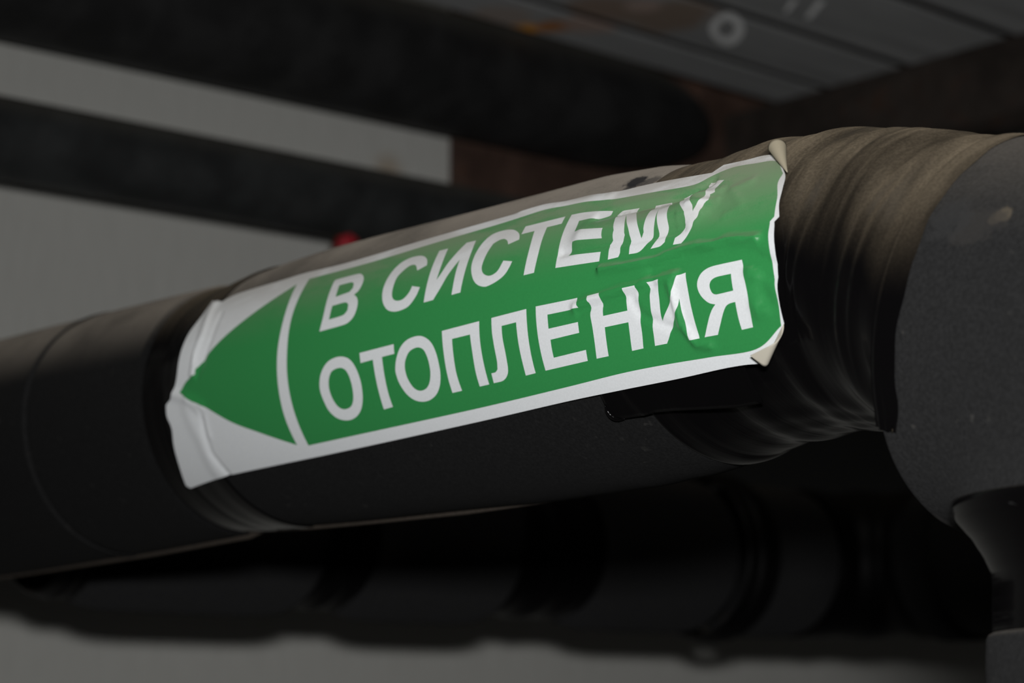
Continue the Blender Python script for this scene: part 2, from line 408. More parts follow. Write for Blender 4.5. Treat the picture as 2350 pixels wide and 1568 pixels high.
# ---- foam elbow: the run tips down and meets the drop pipe, one rounded body
T0 = R_(13.5); EC = np.array([258.0, -20.8])
ED = np.array([math.cos(T0), -math.sin(T0)])
DROP = 313.0
def smin(a, b, k):
    h = np.clip(0.5 + 0.5*(b - a)/k, 0, 1); return b*(1 - h) + a*h - k*h*(1 - h)
def elbow_sdf(s, z, e):
    ds, dz = s - EC[0], z - EC[1]
    al = ds*ED[0] + dz*ED[1]; pe = -ds*ED[1] + dz*ED[0]
    run = np.hypot(np.maximum(al - 58, 0), np.hypot(pe, e)) - 59.0      # rounded far end
    ver = np.maximum(np.hypot(s - DROP, e) - (60.4 - 0.16*np.maximum(0, z + 78)), np.maximum(-78 - z, z + 8))
    return smin(run, ver, 7.0)
rings, uv = [], []
pl = np.concatenate([[0, 0, 0, 0.5, 1.6], np.arange(3, 96, 3.0), 58 + 58.9*np.sin(np.linspace(0.72, 1.55, 14))])
for i, p in enumerate(pl):
    c = EC + ED*p
    nrm = np.array([math.sin(T0), math.cos(T0)])
    rr = np.full(NTH, 20.0)
    lo, hi = np.full(NTH, 0.1), np.full(NTH, 110.0)
    for _ in range(26):
        mid = (lo + hi)/2
        d = elbow_sdf(c[0] + mid*np.sin(TH)*nrm[0], c[1] + mid*np.sin(TH)*nrm[1], mid*np.cos(TH))
        lo = np.where(d < 0, mid, lo); hi = np.where(d < 0, hi, mid)
    rr = lo + 0.25*np.sin(3*TH + p*0.07) + 0.2*np.sin(7*TH - p*0.12)
    if i == 0: rr = rr*0 + 18
    elif i == 1: rr = rr - 2.0
    elif i == 2: rr = rr - 1.0
    elif i == 3: rr = rr - 0.35
    rings.append(ring_pt(c[0], c[1], T0, rr, TH)); uv += [(p/1000, t*0.059) for t in TH]
v, f = loft(rings, caps=True)
obj('foam_elbow', v, f, M['foam_elbow'], pipe, uv, label='thick charcoal foam elbow cover')

# tape end lapped over the elbow's rim
tov, touv = [], []
ths = np.linspace(R_(-33), R_(165), 90); pp = np.linspace(-1.5, 8.5, 12)
for p in pp:
    c = EC + ED*p
    rag = 0.8*np.sin(ths*9) + 0.4*np.sin(ths*23)
    low = np.clip((ths - R_(-33))/R_(9), 0, 1)
    for j, t in enumerate(ths):
        q = p if p < 6 else p - (1 - low[j])*2 + rag[j]*0.5
        cc = EC + ED*q
        lift = 59.55 if p > 0 else 58.2
        lift += 0.8*math.exp(-((t - R_(-33))/0.06)**2)*abs(math.sin(p*1.3))
        tov.append(ring_pt(cc[0], cc[1], T0, np.array([lift]), np.array([t]))[0]); touv.append((0.26 + p/1000, t*0.059))
v, f = loft(np.array(tov).reshape(len(pp), len(ths), 3), close=False)
obj('tape_strip', v, f, M['tape'], pipe, touv)

# ---- drop pipe below the elbow
def drop_piece(name, prof, mat, wr=0.0, label=None):
    rings, uv = [], []
    ax = P0 + A*DROP/1000
    ax = np.array([ax[0], ax[1], 0]); zb = P0[2]
    ah = np.array([A[0], A[1], 0]); ah /= np.linalg.norm(ah)
    for z, r in prof:
        rr = (r + wr*(np.sin(z*1.7 + 2*np.sin(TH)) + 0.7*np.sin(z*3.1 - 3*TH)))/1000
        rings.append(ax + UP*(zb + z/1000) + (rr*np.cos(TH))[:, None]*E1 + (rr*np.sin(TH))[:, None]*ah)
        uv += [(z/1000, t*0.055) for t in TH]
    v, f = loft(rings)
    return obj(name, v, f, mat, pipe, uv, label=label)
zz = np.arange(-75.2, -111.6, -0.75)
tp = [(-75.2, 58.0)] + [(z, float(np.interp(-z, [74, 77, 80, 85, 90, 94.5, 98, 105, 111.5], [61.3, 61.5, 60.4, 56.2, 53.2, 51.3, 51.0, 51.4, 51.6]))) for z in zz]
drop_piece('tape_collar', tp, M['tape_clean'], 0.02, 'black tape gathered round the neck below the elbow')
zl = -(P0[2])*1000
drop_piece('foam_sleeve', [(-110.8, 46), (-110.9, 51.2), (-111.6, 52.5), (-113, 53.2), (-120, 53.6), (-160, 53.8), (-400, 54), (-900, 54), (zl + 1, 54)], M['foam_elbow'], 0.05)

# ================================================================== pipe marker sticker
# outlines in millimetres on the unrolled pipe: along the axis, and around the front
LETTERS = [
  ('letter_ve', [[[-2.66,7.57],[-1.99,13.61],[-2.65,21.95],[-3.06,28.5],[-2.27,29.13],[10.9,29.43],[13.84,28.47],[16.05,26.29],[16.6,23.52],[15.79,21.05],[13.8,19.76],[15.99,18.4],[17.46,16.47],[17.94,13.77],[17.13,10.88],[14.98,9.06],[11.89,8.23]],[[1.73,25.85],[9.15,25.94],[11.15,24.8],[11.53,22.94],[10.31,21.49],[2.4,20.66]],[[2.07,17.03],[9.97,17.27],[12.12,16.04],[12.45,13.7],[10.53,12.12],[2.06,11.51]]]),
  ('letter_es', [[[51.44,27.65],[52.43,25.53],[47.89,24.1],[45.96,26.48],[44.08,27.33],[41.68,27.16],[38.97,25.35],[37.05,23.08],[36.7,19.92],[36.98,17.2],[37.68,15.35],[39.07,13.85],[41.51,13.06],[44.27,13.17],[46.34,14.45],[47.58,16.18],[47.96,17.75],[52.72,16.55],[52.01,14.0],[50.29,11.54],[47.96,9.82],[44.42,9.09],[40.69,9.11],[36.99,10.15],[34.22,12.23],[32.32,14.87],[31.16,18.12],[30.97,21.33],[31.74,24.72],[33.41,27.85],[36.08,30.13],[40.02,31.29],[44.41,31.27],[47.32,30.6],[49.64,29.37]]]),
  ('letter_i', [[[55.9,31.3],[60.53,31.38],[61.02,26.55],[61.26,22.31],[61.19,18.0],[62.86,20.46],[64.66,24.23],[67.57,28.69],[70.07,32.09],[74.99,32.08],[75.68,26.86],[75.99,20.85],[76.1,16.1],[76.14,10.95],[71.51,10.74],[71.4,14.34],[70.99,19.52],[70.75,24.5],[68.45,21.28],[66.67,18.5],[64.58,14.37],[61.81,10.35],[56.74,10.14],[56.49,15.64],[56.22,21.15],[56.03,26.29]]]),
  ('letter_es', [[[98.99,29.38],[99.9,27.36],[94.91,26.29],[93.51,28.13],[91.25,29.38],[88.76,29.36],[86.23,28.27],[84.99,24.64],[84.56,20.78],[84.91,18.34],[86.62,16.2],[89.53,14.95],[91.98,15.1],[94.06,16.35],[95.51,19.67],[100.35,18.59],[99.61,16.34],[97.9,13.92],[94.66,12.22],[90.56,11.18],[88.06,11.22],[84.6,12.46],[81.66,14.95],[79.34,18.81],[78.47,22.35],[78.76,26.85],[80.3,30.85],[83.19,33.33],[88.51,33.88],[93.4,33.07],[96.97,31.27]]]),
  ('letter_te', [[[99.83,33.16],[119.31,33.28],[119.35,30.11],[112.26,30.04],[112.53,24.87],[113.04,18.6],[113.03,12.29],[107.97,12.18],[107.82,17.22],[107.41,22.91],[106.31,29.71],[99.76,29.65]]]),
  ('letter_ie', [[[122.27,33.4],[129.4,32.92],[142.79,30.74],[141.42,29.35],[135.75,29.01],[128.11,29.36],[128.92,24.34],[144.56,21.86],[144.77,18.46],[130.21,20.0],[128.38,15.86],[144.26,14.4],[144.07,11.22],[123.34,12.32],[122.95,17.95],[122.28,25.55]]]),
  ('letter_em', [[[147.21,30.14],[154.89,29.72],[154.44,28.38],[159.55,22.23],[161.71,18.41],[161.87,16.11],[163.59,17.38],[164.01,20.87],[163.19,25.15],[162.46,28.96],[169.7,28.63],[171.96,24.55],[173.23,21.55],[174.08,18.91],[174.09,17.41],[173.1,15.71],[172.89,12.89],[170.92,11.79],[166.9,11.65],[168.88,14.14],[169.92,16.97],[169.68,19.22],[168.7,21.8],[166.99,25.43],[168.21,21.91],[168.55,19.1],[167.69,16.74],[165.37,13.89],[161.99,11.48],[157.45,11.41],[157.43,14.19],[157.32,16.79],[157.13,19.11],[154.91,22.43],[151.6,26.62],[154.88,20.83],[155.27,17.76],[153.91,16.52],[153.17,14.97],[153.35,12.56],[152.65,11.22],[148.0,11.15],[148.01,14.09],[147.75,16.34],[149.48,17.27],[150.32,19.94],[148.04,24.53],[145.38,28.73]]]),
  ('letter_u', [[[190.9,32.25],[189.37,29.7],[189.82,27.19],[188.14,26.59],[188.6,24.28],[187.26,23.08],[186.67,20.91],[185.61,18.86],[184.57,17.28],[183.55,15.63],[181.92,13.03],[180.07,11.21],[176.53,11.42],[177.09,13.57],[179.09,14.52],[179.8,15.93],[180.96,17.16],[181.0,19.16],[181.0,20.64],[178.76,22.9],[176.44,25.4],[174.8,29.09],[177.77,30.14],[180.81,25.97],[183.22,23.2],[183.83,22.01],[184.36,20.31],[184.93,22.63],[186.17,25.07],[186.44,27.39],[183.69,32.37],[184.21,33.49]]]),
  ('letter_o', [[[-3.06,-12.08],[-1.64,-8.56],[1.11,-5.62],[4.93,-3.84],[10.25,-3.38],[14.78,-4.41],[17.83,-6.58],[19.9,-9.83],[20.94,-13.56],[20.74,-17.18],[19.68,-20.34],[17.41,-23.43],[14.01,-25.61],[9.82,-26.67],[5.67,-26.44],[1.85,-24.96],[-1.02,-22.08],[-2.41,-18.35],[-3.21,-14.94]],[[2.29,-12.68],[3.33,-9.94],[5.48,-7.96],[9.87,-7.38],[12.99,-8.42],[14.81,-10.85],[15.58,-14.16],[15.35,-17.4],[14.19,-20.15],[11.93,-21.99],[8.07,-22.5],[5.03,-21.25],[3.2,-18.54],[2.3,-15.55]]]),
  ('letter_te', [[[21.98,-3.48],[41.46,-2.72],[41.57,-6.14],[34.6,-6.4],[34.73,-11.94],[34.77,-18.74],[35.01,-24.5],[29.77,-24.89],[29.79,-19.4],[29.63,-12.15],[29.37,-6.76],[22.29,-7.11]]]),
  ('letter_o', [[[41.29,-11.13],[42.78,-7.39],[45.28,-4.17],[49.07,-2.11],[54.57,-1.52],[58.77,-2.56],[62.2,-5.12],[64.1,-8.81],[64.75,-12.73],[64.52,-16.18],[62.82,-19.91],[59.69,-22.74],[55.37,-24.28],[51.11,-24.34],[47.4,-23.19],[44.27,-20.61],[42.05,-16.75],[41.2,-13.48]],[[46.57,-10.97],[47.5,-8.74],[49.99,-6.31],[54.05,-5.45],[57.26,-6.43],[58.99,-8.96],[59.71,-12.13],[59.47,-15.21],[57.99,-18.17],[55.45,-20.06],[51.96,-20.47],[49.15,-19.15],[47.18,-16.14],[46.49,-13.31]]]),
  ('letter_pe', [[[67.81,-1.47],[87.27,-0.68],[87.21,-6.55],[87.4,-13.59],[87.61,-22.26],[82.71,-22.46],[82.58,-18.05],[82.71,-10.95],[82.39,-4.56],[73.0,-4.87],[72.92,-10.59],[72.81,-16.9],[73.34,-22.87],[68.23,-23.08],[68.05,-17.63],[68.03,-9.16]]]),
  ('letter_el', [[[93.49,-0.43],[110.8,0.24],[110.94,-4.32],[111.04,-11.58],[111.09,-16.87],[111.15,-21.13],[106.28,-21.39],[106.24,-17.11],[106.0,-11.36],[105.72,-3.5],[98.48,-3.77],[98.51,-7.57],[98.98,-12.94],[98.73,-17.86],[97.55,-20.23],[94.78,-21.81],[90.03,-22.11],[90.13,-18.72],[92.35,-18.57],[93.59,-17.67],[94.18,-14.83],[93.91,-9.44],[93.56,-5.3]]]),
  ('letter_ie', [[[115.38,0.42],[135.35,0.44],[136.35,-2.95],[120.94,-3.04],[121.0,-7.64],[134.86,-7.28],[134.89,-10.75],[121.29,-11.27],[121.21,-14.47],[121.27,-17.18],[136.54,-16.49],[136.19,-20.06],[116.03,-20.88],[115.85,-15.82],[115.63,-9.35],[115.46,-3.31]]]),
  ('letter_en', [[[140.59,0.25],[145.75,0.48],[146.73,-1.13],[146.52,-2.38],[146.48,-6.89],[157.34,-6.67],[157.13,-4.19],[156.7,-1.99],[156.74,-0.73],[156.8,0.31],[162.17,0.39],[162.46,-0.84],[162.48,-1.79],[162.33,-5.26],[162.34,-9.46],[162.31,-14.31],[161.49,-19.14],[156.41,-19.32],[156.95,-14.67],[157.21,-10.32],[146.65,-10.51],[146.32,-15.08],[145.86,-19.69],[140.35,-19.85],[141.01,-15.12],[141.16,-10.15],[140.7,-5.11],[141.32,-2.07],[140.97,-1.55]]]),
  ('letter_i', [[[167.05,0.7],[172.11,0.91],[171.2,-1.68],[171.4,-5.15],[171.34,-11.9],[173.99,-8.94],[177.31,-5.01],[177.48,-3.69],[178.21,-1.02],[179.38,1.11],[182.53,1.62],[183.54,-3.46],[184.28,-8.99],[184.96,-14.52],[185.57,-19.02],[182.0,-18.98],[181.7,-15.67],[180.58,-10.51],[179.95,-6.01],[179.17,-8.94],[176.27,-12.69],[174.35,-15.25],[173.25,-17.12],[171.74,-18.92],[166.56,-19.0],[167.02,-15.62],[167.18,-11.51],[167.4,-6.66],[167.29,0.06]]]),
  ('letter_ya', [[[204.91,2.27],[206.66,-4.15],[207.46,-11.52],[207.14,-18.49],[202.67,-18.68],[202.35,-15.5],[202.12,-10.19],[199.96,-10.32],[198.28,-10.93],[196.78,-12.73],[194.88,-15.84],[192.92,-18.93],[187.58,-18.96],[189.44,-15.8],[191.36,-12.67],[192.88,-10.85],[194.2,-9.86],[191.62,-9.0],[189.18,-6.97],[187.83,-4.75],[187.52,-2.67],[188.23,-0.73],[189.79,0.97],[192.51,2.02],[196.95,2.21]],[[201.24,-1.58],[201.86,-6.76],[194.88,-6.94],[193.38,-6.22],[192.57,-4.42],[192.76,-3.1],[193.7,-2.22],[195.5,-1.71]]])]
SHEET = [[-69.53,35.13],[-41.34,36.86],[-28.32,37.72],[0.12,37.72],[47.09,40.56],[101.23,42.87],[115.0,41.42],[126.83,41.8],[135.86,40.21],[156.83,39.83],[183.02,37.51],[186.31,40.38],[196.66,39.99],[203.05,40.0],[208.01,38.32],[216.85,28.67],[217.99,22.96],[217.98,17.98],[218.39,13.59],[216.6,12.42],[217.83,6.98],[218.61,2.33],[218.65,-2.2],[218.66,-11.79],[218.93,-19.07],[207.63,-29.53],[205.5,-29.68],[199.43,-29.33],[190.38,-29.46],[171.37,-30.43],[146.65,-31.24],[120.45,-32.25],[75.74,-34.67],[-7.82,-38.65],[-43.42,-40.11],[-80.44,-41.81],[-96.38,-43.52],[-110.11,-45.37],[-111.64,-43.81],[-107.91,-34.59],[-105.33,-25.54],[-103.16,-18.75],[-104.68,-13.5],[-104.13,-9.03],[-98.84,-5.75],[-96.03,0.61],[-95.6,7.41],[-94.98,13.08],[-93.12,19.51],[-88.96,26.7],[-87.23,34.25],[-78.81,32.3],[-77.38,33.1]]
PANEL = [[-21.95,33.36],[14.09,34.23],[50.21,36.53],[80.56,38.2],[103.06,39.88],[116.57,38.84],[126.57,38.1],[138.13,36.41],[159.88,34.73],[177.64,33.48],[184.55,36.03],[191.9,37.6],[201.27,36.8],[210.47,35.25],[216.17,28.78],[215.47,25.32],[217.02,19.75],[216.62,13.93],[215.03,12.71],[215.4,8.98],[216.54,3.33],[217.29,-3.88],[218.47,-12.72],[217.85,-19.49],[206.32,-25.06],[187.72,-25.29],[169.05,-25.31],[149.36,-25.8],[123.06,-27.41],[78.73,-29.83],[10.16,-32.72],[-20.82,-34.03],[-21.64,-17.2],[-21.96,-5.71],[-21.96,2.64],[-22.56,16.44]]
ARROW = [[-28.64,32.01],[-27.67,16.11],[-28.1,1.24],[-28.19,-12.86],[-28.08,-21.91],[-27.28,-33.18],[-35.63,-30.11],[-47.26,-25.77],[-62.57,-19.99],[-79.99,-11.23],[-84.92,-9.35],[-93.1,-5.17],[-89.12,-1.27],[-82.78,0.74],[-82.3,2.91],[-68.53,12.51],[-52.02,21.15]]
RIDGES = [[[[133.88,21.61],[156.23,20.32],[171.43,20.59],[182.48,23.5]],2.295,5.0],[[[137.17,28.74],[150.58,29.08],[166.56,28.06],[179.14,29.29],[185.21,32.74]],-1.4850000000000003,1.8],[[[125.08,17.52],[151.66,16.3],[167.29,15.51],[180.08,16.65]],-1.08,1.5],[[[145.35,8.1],[157.39,7.36],[169.41,7.3],[180.89,9.11],[187.08,9.2],[194.4,8.27],[199.61,9.05],[211.08,7.67]],2.0250000000000004,1.4],[[[169.13,4.13],[182.01,5.72],[194.75,4.24],[208.83,2.02],[217.54,-3.22]],-1.62,3.2],[[[134.45,-2.56],[140.34,-1.27],[146.1,-1.1],[155.51,0.06],[162.62,-0.15],[167.36,1.08],[177.62,1.6]],1.62,1.9],[[[135.97,-4.17],[141.65,-3.13],[148.41,-2.68],[157.79,-1.65],[165.06,-1.46],[169.24,-0.43]],-0.945,1.4],[[[176.3,-1.46],[177.51,-5.27],[178.6,-9.43],[179.47,-13.97],[183.83,-20.64],[188.9,-21.57]],1.215,1.5],[[[159.59,-3.83],[162.84,-8.64],[174.79,-14.3]],-0.675,1.5],[[[181.39,27.56],[191.58,28.02]],0.7425000000000002,1.2],[[[181.02,23.96],[191.23,24.43]],0.675,1.2],[[[178.23,20.37],[186.6,20.61]],0.675,1.2],[[[178.04,17.33],[185.35,17.48]],0.54,1.0],[[[208.76,-1.9],[210.74,-3.23]],0.945,2.2],[[[209.98,-12.17],[210.68,-14.35],[212.94,-14.14]],0.945,2.2],[[[203.69,28.83],[196.53,26.91],[202.44,20.24],[195.88,18.49]],0.4725,1.6],[[[212.53,-7.37],[214.38,-11.5]],-0.81,2.5],[[[191.58,20.87],[203.7,15.54],[214.7,12.39],[217.26,12.35]],-0.945,4],[[[-82.92,31.37],[-81.59,18.71],[-83.44,6.99],[-84.35,1.31]],1.3,1.9],[[[-74.98,25.27],[-75.55,15.02],[-78.38,4.61],[-81.52,0.29]],-0.7,1.5],[[[-98.27,-5.29],[-85.75,-8.88],[-79.74,-11.92]],1.0,2.2],[[[-89.61,-12.28],[-85.46,-25.11],[-85.66,-39.34]],0.6,4.0],[[[-85.99,31.01],[-84.8,21.13],[-83.88,11.53],[-83.68,5.25]],0.5,1.0],[[[-88.68,-8.05],[-78.94,-16.85],[-79.3,-23.9]],0.4,1.6],[[[-80.65,-14.93],[-82.43,-31.03],[-79.4,-41.04]],-0.7,1.6],[[[91.69,44.27],[121.7,40.15],[137.11,38.66]],0.675,2.5]]

R0 = 56.3
def seg_dist(p, a, b):
    d = b - a; t = np.clip(((p - a) @ d)/(d @ d + 1e-9), 0, 1)
    return np.hypot(*(p - (a + t[:, None]*d)).T)
def bump_h(p):
    H = np.zeros(len(p))
    for pts, h, wd in RIDGES:
        pts = np.array(pts)
        d = np.min([seg_dist(p, pts[i], pts[i+1]) for i in range(len(pts) - 1)], axis=0)
        H += h*np.exp(-(d/wd)**2)
    return np.maximum(H, -1.0)
def surf(p, lift=0.0):
    p = np.asarray(p, float)
    r = (R0 + bump_h(p) + lift)/1000; th = p[:, 1]/56.0
    return P0 + A*(p[:, :1]/1000) + (r*np.cos(th))[:, None]*E1 + (r*np.sin(th))[:, None]*E2
def surf_n(p):
    e = 0.25
    du = surf(p + [e, 0]) - surf(p - [e, 0]); dv = surf(p + [0, e]) - surf(p - [0, e])
    n = np.cross(du, dv); n /= np.linalg.norm(n, axis=1)[:, None]
    if n[0] @ E1 < 0: n = -n
    return n
def smooth_poly(pts, step=1.1, corner=42):
    """Catmull-Rom through the gentle bends, straight into the corners, resampled"""
    P = np.array(pts, float); n = len(P); isc = []
    for i in range(n):
        a = P[i] - P[i-1]; b = P[(i+1) % n] - P[i]
        c = (a @ b)/(np.linalg.norm(a)*np.linalg.norm(b) + 1e-9)
        isc.append(math.degrees(math.acos(max(-1, min(1, c)))) > corner)
    out = []
    for i in range(n):
        p1, p2 = P[i], P[(i+1) % n]
        m1 = (p2 - P[i-1])/2 if not isc[i] else (p2 - p1)
        m2 = (P[(i+2) % n] - p1)/2 if not isc[(i+1) % n] else (p2 - p1)
        L = np.linalg.norm(p2 - p1)
        lim = L*1.2
        for m in (m1, m2):
            q = np.linalg.norm(m)
            if q > lim: m *= lim/q
        k = max(1, int(math.ceil(L/step)))
        for j in range(k):
            t = j/k
            out.append((2*t**3 - 3*t**2 + 1)*p1 + (t**3 - 2*t**2 + t)*m1 + (-2*t**3 + 3*t**2)*p2 + (t**3 - t**2)*m2)
    return np.array(out)
def inside(poly, pts):
    x, y = pts[:, 0], pts[:, 1]; c = np.zeros(len(pts), bool); n = len(poly); j = n - 1
    for i in range(n):
        xi, yi = poly[i]; xj, yj = poly[j]
        if yi != yj:
            c ^= ((yi > y) != (yj > y)) & (x < (xj - xi)*(y - yi)/(yj - yi) + xi)
        j = i
    return c

sheet = smooth_poly(SHEET); panel = smooth_poly(PANEL); arrow = smooth_poly(ARROW)
glyphs = [(n, [smooth_poly(q, 0.9) for q in polys]) for n, polys in LETTERS]
pv, pe = [], []
def add_loop(q):
    b = len(pv); pv.extend(q.tolist()); pe.extend((b + i, b + (i+1) % len(q)) for i in range(len(q)))
for q in (sheet, panel, arrow): add_loop(q)
for n, polys in glyphs:
    for q in polys: add_loop(q)
lo, hi = sheet.min(0), sheet.max(0); G = 1.25
gx, gy = np.meshgrid(np.arange(lo[0], hi[0], G), np.arange(lo[1], hi[1], G))
gp = np.stack([gx.ravel(), gy.ravel()], 1) + rng.uniform(-.12, .12, (gx.size, 2))
gp = gp[inside(sheet, gp)]
edge_pts = np.array(pv)
keep = np.ones(len(gp), bool)
for i in range(0, len(gp), 400):
    d = np.min(np.hypot(gp[i:i+400, None, 0] - edge_pts[None, :, 0], gp[i:i+400, None, 1] - edge_pts[None, :, 1]), axis=1)
    keep[i:i+400] = d > 0.45
gp = gp[keep]
res = delaunay_2d_cdt([Vector(q) for q in pv + gp.tolist()], pe, [], 0, 1e-5)
V2 = np.array([q[:] for q in res[0]]); F2 = np.array([q for q in res[2] if len(q) == 3])
cen = V2[F2].mean(1)
a2 = V2[F2]; area = (a2[:, 1, 0]-a2[:, 0, 0])*(a2[:, 2, 1]-a2[:, 0, 1]) - (a2[:, 1, 1]-a2[:, 0, 1])*(a2[:, 2, 0]-a2[:, 0, 0])
F2 = np.where((area < 0)[:, None], F2[:, ::-1], F2)
ins = inside(sheet, cen); F2, cen = F2[ins], cen[ins]
cls = np.zeros(len(F2), int)                               # 0 white, 1 panel, 2 arrow, 10+ letters
cls[inside(panel, cen)] = 1; cls[inside(arrow, cen)] = 2
for i, (n, polys) in enumerate(glyphs):
    m = inside(polys[0], cen)
    for h in polys[1:]: m &= ~inside(h, cen)
    cls[m] = 10 + i
V3 = surf(V2); N3 = surf_n(V2)
sorg = surf(np.array([[55.0, 0.0]]))[0]
sticker = thing('pipe_marker_sticker', 'green and white arrow sticker with Cyrillic lettering wrapped round the black pipe', 'sticker', sorg)

def sticker_part(name, faces, mat, lift=0.0, rev=False, label=None):
    ids, inv = np.unique(faces, return_inverse=True)
    inv = inv.reshape(faces.shape)
    if rev: inv = inv[:, ::-1]
    o = obj(name, V3[ids] + N3[ids]*lift/1000, inv, mat, sticker, V2[ids]/1000, label=label)
    nn = N3[ids] * (-1 if rev else 1)
    o.data.normals_split_custom_set_from_vertices([tuple(q) for q in nn])
    return o
# keep the outward side facing the viewer
t0 = V3[F2[0]]; fn = np.cross(t0[1] - t0[0], t0[2] - t0[0])
if fn @ N3[F2[0][0]] < 0: F2 = F2[:, ::-1]
film = sticker_part('white_film', F2[cls == 0], M['white'], label='white vinyl film with creased left end')
sticker_part('green_panel', F2[cls == 1], M['green'], label='green printed text panel')
sticker_part('arrow_head', F2[cls == 2], M['green'], label='green arrow head pointing left')
for i, (n, polys) in enumerate(glyphs):
    sticker_part(n, F2[cls == 10 + i], M['white'])
sticker_part('backing', F2, M['backing'], -0.22, True, label='cream adhesive back')
# cut edge of the film
ring_o = surf(sheet); ring_n = surf_n(sheet)
ev = np.concatenate([ring_o, ring_o - ring_n*0.00022]); k = len(sheet)
obj('cut_edge', ev, [(i, (i+1) % k, k + (i+1) % k, k + i) for i in range(k)], M['white'], sticker, np.concatenate([sheet, sheet])/1000, smooth=False)

# curled corners: the film rolls over itself and shows its back
def curl(name, a, b, corner, rho, shear, turn):
    a, b, c = (np.array(q, float) for q in (a, b, corner))
    T = (b - a)/np.linalg.norm(b - a); O = np.array([-T[1], T[0]])
    if (c - a) @ O < 0: O = -O
    L = np.linalg.norm(b - a); H = (c - a) @ O; tc = (c - a) @ T
    mid = (a + b)/2
    m3 = surf(mid[None])[0]; n3 = surf_n(mid[None])[0]
    verts, nu, nd = [], 10, 26
    for j in range(nd + 1):
        d = H*j/nd*0.995
        l0, l1 = tc*d/H, L + (tc - L)*d/H                  # the unrolled corner triangle
        for i in range(nu + 1):
            t = l0 + (l1 - l0)*i/nu
            base2 = a + T*t
            p = surf(base2[None])[0]; n = surf_n(base2[None])[0]
            o3 = surf((base2 + O*0.3)[None])[0] - p; o3 -= n*(o3 @ n); o3 /= np.linalg.norm(o3)
            t3 = surf((base2 + T*0.3)[None])[0] - p; t3 /= np.linalg.norm(t3)
            ph = min(d/rho, turn)
            q = p + o3*rho*math.sin(ph)/1000 + n*rho*(1 - math.cos(ph))/1000
            rest = d - rho*turn
            if rest > 0: q = q + (o3*math.cos(turn) + n*math.sin(turn))*rest/1000
            q = q + t3*shear*d/1000
            verts.append(q)
    v, f = loft(np.array(verts).reshape(nd + 1, nu + 1, 3), close=False)
    o = obj(name, v, f, M['backing'], sticker, label='corner curled over, cream back showing')
    md = o.modifiers.new('thick', 'SOLIDIFY'); md.thickness = 0.00018; md.offset = 0
    return o
curl('curled_corner', (218.93, -19.07), (207.63, -29.53), (219.3, -30.3), 1.6, 0.72, 2.85)
def roll(apex, top, rho, f0, f1):
    apex, top = np.array(apex, float), np.array(top, float)
    T = (top - apex)/np.linalg.norm(top - apex); O = np.array([T[1], -T[0]])
    verts = []
    for t in np.linspace(0.02, 1, 16):
        b2 = apex + (top - apex)*t
        p = surf(b2[None])[0]; n = surf_n(b2[None])[0]
        o3 = surf((b2 + O*0.3)[None])[0] - p; o3 -= n*(o3 @ n); o3 /= np.linalg.norm(o3)
        r = rho*t/1000
        for fi in np.linspace(R_(f0), R_(f1), 26):
            rr = r*(1 - 0.12*max(0, fi)/3.4)
            verts.append(p + n*r*0.9 + o3*rr*math.cos(fi) + n*rr*math.sin(fi))
    v, f = loft(np.array(verts).reshape(16, 26, 3), close=False)
    o = obj('curled_corner', v, f, M['backing_shaded'], sticker, label='top corner rolled up, cream back with painted shade showing')
    md = o.modifiers.new('thick', 'SOLIDIFY'); md.thickness = 0.00018; md.offset = 0
    return o
roll((218.0, 28.6), (211.0, 38.3), 2.9, -85, 160)

# ================================================================== background pipes
def sweep(pts, rad, seg=40, up=UP):
    """tube along world points; rad scalar or list"""
    pts = np.asarray(pts, float); n = len(pts)
    rad = np.broadcast_to(np.asarray(rad, float), (n,))
    th = np.linspace(0, 2*math.pi, seg, endpoint=False); rings = []
    tan = np.gradient(pts, axis=0); tan /= np.linalg.norm(tan, axis=1)[:, None]
    s = np.cross(tan[0], up); s /= np.linalg.norm(s)
    for i in range(n):
        s = s - tan[i]*(s @ tan[i]); s /= np.linalg.norm(s)
        u = np.cross(s, tan[i])
        rings.append(pts[i] + rad[i]*(np.cos(th)[:, None]*s + np.sin(th)[:, None]*u))
    arc = np.concatenate([[0], np.cumsum(np.linalg.norm(np.diff(pts, axis=0), axis=1))])
    return rings, [(a_, t*0.05) for a_ in arc for t in th]
def at51(q, d, z): return np.array([0, 0, CAM[2]]) + W51*q + N51*d + UP*z
def bend(c, d0, d1, r, n=14):
    """quarter bend starting at c heading d0, ending heading d1"""
    return [c + d0*r*math.sin(t) + d1*r*(1 - math.cos(t)) for t in np.linspace(0, math.pi/2, n)]

# upper black pipe: along the wall, then up
rA, zA, dA, qA = 0.049, 0.5241, 1.345, 1.31
pa = thing('black_wall_pipe', 'thick black pipe with a rounded closed end high along the wall', 'pipe', at51(0.7, dA, zA))
tt = np.linspace(0, 1, 20)
qs_ = np.concatenate([np.linspace(0.15, 1.16, 24), 1.17 + (qA - 1.17)*np.sin(tt*math.pi/2)])
rs_ = np.concatenate([np.full(24, rA), rA*np.cos(tt*math.pi/2*0.985)])
r1, uv = sweep([at51(q, dA, zA) for q in qs_], rs_); v, f = loft(r1, caps=True); obj('pipe_body', v, f, M['black_pipe'], pa, uv)
for q in (0.35, 1.10):
    v, f = box(at51(q, (dA + rA - 0.006 + WALL_D)/2, zA), W51, N51, UP, 0.012, (WALL_D - dA - rA + 0.006)/2, 0.02, 0.001); obj('wall_bracket', v, f, M['rust_dark'], pa, smooth=False)

